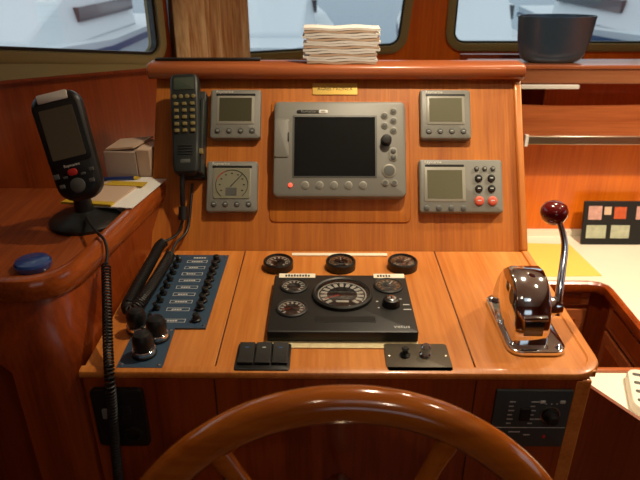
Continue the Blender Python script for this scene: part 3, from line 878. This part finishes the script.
bk = thing('breaker_box', 'black panel with round sockets low on the fascia behind the coiled cord', 'panel', (-.313, .713, .868), (R(90), 0, 0))
MB().plate(0, 0, .080, .112, .0005, .009, r=.008, bev=.002).build('face_plate', M['blackp'], bk)
MB().lathe_closed([(.011, .009), (.015, .009), (.015, .013), (.011, .013)], (.016, -.030, 0), 24).build('socket_ring', M['engine'], bk)
MB().plate(-.019, .012, .012, .018, .009, .013, r=.002, bev=.001).build('switch_cap', M['grey'], bk)
MB().plate(.012, .020, .014, .016, .009, .012, r=.002, bev=.001).build('switch_cap', M['engine'], bk)

# ------------------------------------------------------------------ steering wheel
tl = R(15)
C0 = Vector((.026, .50, 1.077))-Vector((0, math.sin(tl), math.cos(tl)))*.264
wh = thing('steering_wheel', 'varnished wooden steering wheel in front of the console', 'wheel', tuple(C0), (R(90)-tl, 0, 0))
def wp(a, r_, z=0): return (r_*math.sin(a), r_*math.cos(a), z)
rings = []
for k in range(120):
    a = 2*math.pi*k/120
    rings.append([(( .268+.0225*math.cos(p))*math.sin(a), (.268+.0208*math.cos(p))*math.cos(a), .019*math.sin(p)) for p in [2*math.pi*j/20 for j in range(20)]])
MB().loft(rings, close=True).build('wheel_rim', M['wheel'], wh)
for k in range(6):
    a = R(26+60*k)
    MB().tube([wp(a, r_) for r_ in (.045, .09, .12, .17, .22, .252)], [.012, .010, .015, .010, .011, .014], 14).build('spoke', M['wheel'], wh)
MB().lathe([(.055, -.022), (.058, -.010), (.058, .012), (.048, .022), (.02, .026)], (0, 0, 0), 36).build('hub', M['wheel'], wh)
MB().lathe([(.018, -.262), (.018, -.02)], (0, 0, 0), 20).build('shaft', M['steel'], wh)

# ------------------------------------------------------------------ galley on the right
sh = thing('galley_shelf_unit', 'wooden galley bulkhead with open shelf and fiddle board, right of the console', 'shelf')
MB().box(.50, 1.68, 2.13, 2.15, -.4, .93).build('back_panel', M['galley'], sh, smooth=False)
MB().box(.79, 1.68, 2.15, 2.17, .925, 1.104).build('recess_back', M['galley'], sh, smooth=False)
MB().box(.50, 1.68, 2.056, 2.17, .90, .925).build('shelf_board', M['shelfw'], sh, smooth=False)
MB().box(.50, 1.68, 2.035, 2.19, 1.104, 1.160).build('top_board', M['shelfw'], sh, bevel=.004)
MB().box(.50, 1.68, 2.028, 2.06, 1.154, 1.166).build('top_edge', M['rail'], sh, bevel=.003)
MB().box(.50, .95, 2.28, 2.30, .80, 1.16).build('recess_end', M['dark'], sh, smooth=False)
pts = [(.50, .925), (1.68, .925), (1.68, 1.040), (1.3, 1.036), (1.0, 1.028), (.8, 1.026), (.68, 1.030), (.50, 1.040)]
MB().loft([[(x, y, z) for x, z in pts] for y in (2.035, 2.055)]).build('fiddle_board', M['rail'], sh, smooth=False)
ml = tag(MB().box(.50, .848, 2.02, 2.034, 1.090, 1.103).build('strip_light', M['white'], bevel=.002), 'white strip under the galley shelf top, right of the console', 'strip light')
gr = thing('grab_rail', 'polished flat metal rail under the galley fiddle board', 'rail', (0, 0, 0))
MB().box(.705, 1.66, 2.022, 2.034, .898, .928).build('rail_bar', M['steel'], gr, bevel=.002)
MB().box(.695, .706, 2.018, 2.034, .892, .932).build('rail_end', M['white'], gr, bevel=.001)
# L-shaped counter
ct = thing('galley_counter', 'cream galley worktop with wooden edge, beyond the throttle', 'counter', (0, 0, 0))
cpoly = [(.52, 1.76), (.90, 1.76)] + [(.90+.05*math.sin(R(a)), 1.71+.05*math.cos(R(a))) for a in (20, 45, 70)] + [(.95, 1.70), (.95, 1.40), (1.68, 1.40), (1.68, 2.13), (.52, 2.13)]
MB().prism(cpoly, .478, .50).build('worktop', M['counter'], ct, smooth=False)
edge = [(.52, 1.757), (.89, 1.757), (.925, 1.748), (.944, 1.728), (.947, 1.70), (.947, 1.40)]
sweep(edge, [(.010, .470), (.014, .485), (.012, .500), (.004, .506), (-.006, .504), (-.006, .470)]).build('edge_moulding', M['ledge'], ct)
MB().box(.52, 1.68, 2.115, 2.129, .50, .525).build('backsplash', M['counter'], ct, smooth=False)
cb = thing('galley_cabinet', 'cherry galley cabinet with drawer and panel doors under the cream worktop', 'cabinet')
MB().loft([[(x, y, z) for x, y in [(.54, 1.78), (.965, 1.78), (.965, 1.41), (1.66, 1.41), (1.66, 2.12), (.54, 2.12)]] for z in (-.4, .472)]).build('carcass', M['wall'], cb, smooth=False)
dr = MB().box(.66, .915, 1.768, 1.779, .402, .462).build('drawer', M['rail'], cb, bevel=.003)
MB().box(.69, .885, 1.764, 1.7675, .415, .449).build('drawer_panel', M['wall'], dr, bevel=.002)
MB().lathe([(.003, -.018), (.008, -.016), (.008, -.010), (.003, -.004), (.003, 0)], (.79, 1.764, .432), 16, ax='y').build('drawer_knob', M['brass'], dr)
for z0, z1, x0, x1 in ((-.1, .385, .66, .915),):
    d_ = MB().box(x0, x1, 1.768, 1.779, z0, z1).build('door', M['rail'], cb, bevel=.003)
    MB().box(x0+.035, x1-.035, 1.764, 1.7675, z0+.04, z1-.035).build('door_panel', M['wall'], d_, bevel=.003)
d_ = MB().box(.953, .964, 1.42, 1.70, .36, .462).build('drawer', M['rail'], cb, bevel=.003)
MB().box(.948, .9525, 1.45, 1.67, .385, .445).build('drawer_panel', M['wall'], d_, bevel=.002)
d_ = MB().box(.953, .964, 1.42, 1.70, -.1, .345).build('door', M['rail'], cb, bevel=.003)
MB().box(.948, .9525, 1.455, 1.665, -.06, .31).build('door_panel', M['wall'], d_, bevel=.003)
tag(MB().prism([(.56, 2.06), (.93, 2.04), (.955, 1.80), (.56, 1.79)], .5005, .5025).build('yellow_chart', M['mat_y'], smooth=False), 'bright yellow sheet lying on the cream galley worktop', 'sheet')
# picture frame leaning on the back
pf = thing('photo_frame', 'black multi-photo frame leaning against the galley bulkhead', 'picture frame', (1.10, 2.04, .5012), (R(-14), 0, 0))
MB().box(-.125, .125, 0, .012, 0, .166).build('frame_border', M['blackm'], pf, bevel=.002)
for x, z, w_, h_, mm in ((-.084, .122, .050, .052, 'photo1'), (-.037, .130, .026, .030, 'paperp'), (.010, .122, .045, .045, 'photo3'), (-.074, .050, .074, .050, 'photo2'), (.016, .050, .070, .050, 'photo2'), (.09, .122, .04, .05, 'photo1')):
    MB().box(x-w_/2, x+w_/2, -.0012, -.0002, z-h_/2, z+h_/2).build('photo_print', M[mm], pf, smooth=False)
# nearer, lower white worktop with a slotted rack
lc = thing('low_counter', 'low white counter with wooden far edge, seen past the desk corner', 'counter')
MB().box(.64, .93, .95, 1.345, .428, .45).build('worktop', M['counter'], lc, bevel=.003)
MB().box(.64, .93, 1.345, 1.36, .425, .458).build('edge_moulding', M['rail'], lc, bevel=.003)
MB().box(.66, .92, .96, 1.34, -.4, .428).build('carcass', M['dark'], lc, smooth=False)
dk = thing('slotted_rack', 'cream slotted rack standing on the low white counter at the right edge', 'rack', (.855, 1.24, .4502), (0, 0, R(-18)))
MB().plate(0, 0, .10, .17, .0002, .03, r=.03, bev=.010).build('rack_body', M['counter'], dk)
for k in range(4): MB().plate(-.01, -.055+.036*k, .055, .012, .0298, .0312, r=.005, bev=.0004).build('slot', M['greyd'], dk)
# glossy bowl on the galley top board
bw = thing('glossy_bowl', 'dark blue glossy bowl standing on the galley shelf top', 'bowl', (.775, 2.125, 1.1605))
MB().lathe([(.075, 0), (.090, .003), (.103, .012), (.112, .03), (.122, .07), (.132, .15), (.129, .15), (.118, .07), (.104, .02), (.05, .008)], (0, 0, 0), 48, sx=1.0, sy=.42).build('bowl_shell', M['bowlm'], bw)
# paper stack on the rail
st = thing('paper_stack', 'stack of curled white papers standing on the console top rail', 'papers', (.036, 1.334, 1.2955))
random.seed(3)
for k in range(14):
    w_ = .153+random.uniform(-.010, .010); ox = random.uniform(-.005, .005); z = .0052*k; t_ = .0046
    n = 12
    r0 = [[(ox-w_/2+w_*j/n, y, z+.0012*math.sin(j*.9+k)+q) for y, q in ((-.024, 0), (.030, 0), (.030, t_), (-.024, t_))] for j in range(n+1)]
    MB().loft(r0).build('paper_bundle', M['paper' if k % 3 else 'paperp'], st, smooth=False)
# dark strip lying on the rail to the left
tag(MB().box(-.370, -.14, 1.343, 1.360, 1.2952, 1.3005).build('black_strip', M['blackp'], bevel=.002), 'thin black strip lying along the back of the top rail, left end', 'strip')
# curtain
cu = thing('curtain', 'gathered tan curtain hanging between the side window and the front window', 'curtain', (0, 0, 0))
rings = []
N = 110
for zz, sp_ in ((1.93, .86), (1.7, .84), (1.45, .88), (1.25, .95), (1.05, 1.0), (.90, 1.03)):
    a, b2 = [], []
    for i in range(N+1):
        s = i/N
        sx = .5+(s-.5)*sp_
        base = Vector((-.430+.085*sx, 1.60+.80*sx))
        d = .028*math.sin(s*2*math.pi*11+.5*math.sin(zz*3))+.010*math.sin(s*31+zz*2)
        nx, ny = .994, -.11
        a.append((base.x+.045+nx*d, base.y+ny*d, zz))
        b2.append((base.x+.0425+nx*d, base.y+ny*d, zz))
    rings.append(a+b2[::-1])
MB().loft(rings).build('cloth', M['curtain'], cu, ang=80)
MB().tube([(-.40, 1.56, 1.94), (-.30, 2.44, 1.94)], .008, 10).build('curtain_rod', M['brass'], cu)

# ------------------------------------------------------------------ ceiling downlights
for i, (x, y, wt, ang, bl_, rad) in enumerate(LAMPS):
    nm = ['above the desk', 'above the right of the desk', 'behind and left of the helm', 'behind and right of the helm', 'above the galley worktop', 'above the galley entrance'][i]
    t = thing('downlight', 'round recessed ceiling downlight ' + nm, 'light', (x, y, 1.98), (0, 0, 0), 'ceiling downlights')
    MB().lathe_closed([(.030, 0), (.040, 0), (.040, -.006), (.032, -.010), (.030, -.008)], (0, 0, 0)).build('trim_ring', M['brass'], t)
    MB().lathe([(.0295, -.001), (.0295, -.004)], (0, 0, 0), 28).build('lamp_face', M['emis'], t)
    ld = bpy.data.lights.new('downlight_lamp', 'SPOT')
    ld.energy = wt
    ld.color = WARM
    ld.spot_size = R(ang)
    ld.spot_blend = bl_
    ld.shadow_soft_size = rad
    lo = bpy.data.objects.new('downlight_lamp', ld)
    COL.objects.link(lo)
    lo.parent = t
    lo.location = (0, 0, -.02)

# ------------------------------------------------------------------ harbour outside
struct(MB().box(-60, 60, 3.5, 80, -1.2, -1.1).build('trim_harbour_water', M['water'], smooth=False))
def boat(x, y, rot, L, label, stripe='hullb'):
    t = thing('moored_boat', label, 'boat', (x, y, -1.1), (0, 0, rot), 'white boats moored outside')
    rr = []
    for s, wd, zb, zt_ in ((-.5, .80, .25, 1.25), (-.3, 1.0, .0, 1.2), (0, 1.1, -.1, 1.2), (.3, .8, .0, 1.3), (.45, .35, .2, 1.42), (.5, .03, .5, 1.5)):
        rr.append([(s*L, -wd, zt_), (s*L, -wd*.8, zb+.3), (s*L, 0, zb), (s*L, wd*.8, zb+.3), (s*L, wd, zt_)])
    MB().loft(rr).build('hull', M['hull'], t)
    MB().loft([[(s*L, -wd-.01, z), (s*L, wd+.01, z), (s*L, wd+.01, z+.10), (s*L, -wd-.01, z+.10)] for s, wd, z in ((-.5, .8, 1.0), (-.3, 1.0, 1.0), (0, 1.1, 1.0), (.3, .8, 1.05), (.45, .35, 1.1))]).build('sheer_stripe', M[stripe], t)
    c_ = MB().loft([[(s*L, -w_, 1.2), (s*L, w_, 1.2), (s*L, w_*.8, z), (s*L, -w_*.8, z)] for s, w_, z in ((-.3, .7, 1.9), (.05, .75, 1.95), (.22, .55, 1.35))]).build('cabin', M['hull'], t, bevel=.04)
    MB().box(-.27*L, .05*L, -.74, .74, 1.5, 1.72).build('cabin_windows', M['bowl'], c_, smooth=False)
    MB().tube([(0, 0, 1.9), (0, 0, 9)], .06, 8).build('mast', M['steel'], t)
boat(-8.2, 11.0, R(-80), 8, 'white moored boat farthest left outside the side window')
boat(-4.6, 10.5, R(-95), 7, 'white moored boat outside the side window, near its forward end')
boat(-.9, 12.0, R(-88), 9, 'white moored boat outside the left part of the middle front window')
boat(2.4, 11.0, R(-93), 8, 'white moored boat outside the right part of the middle front window')
boat(6.0, 12.0, R(-84), 8, 'white moored boat outside the galley window')
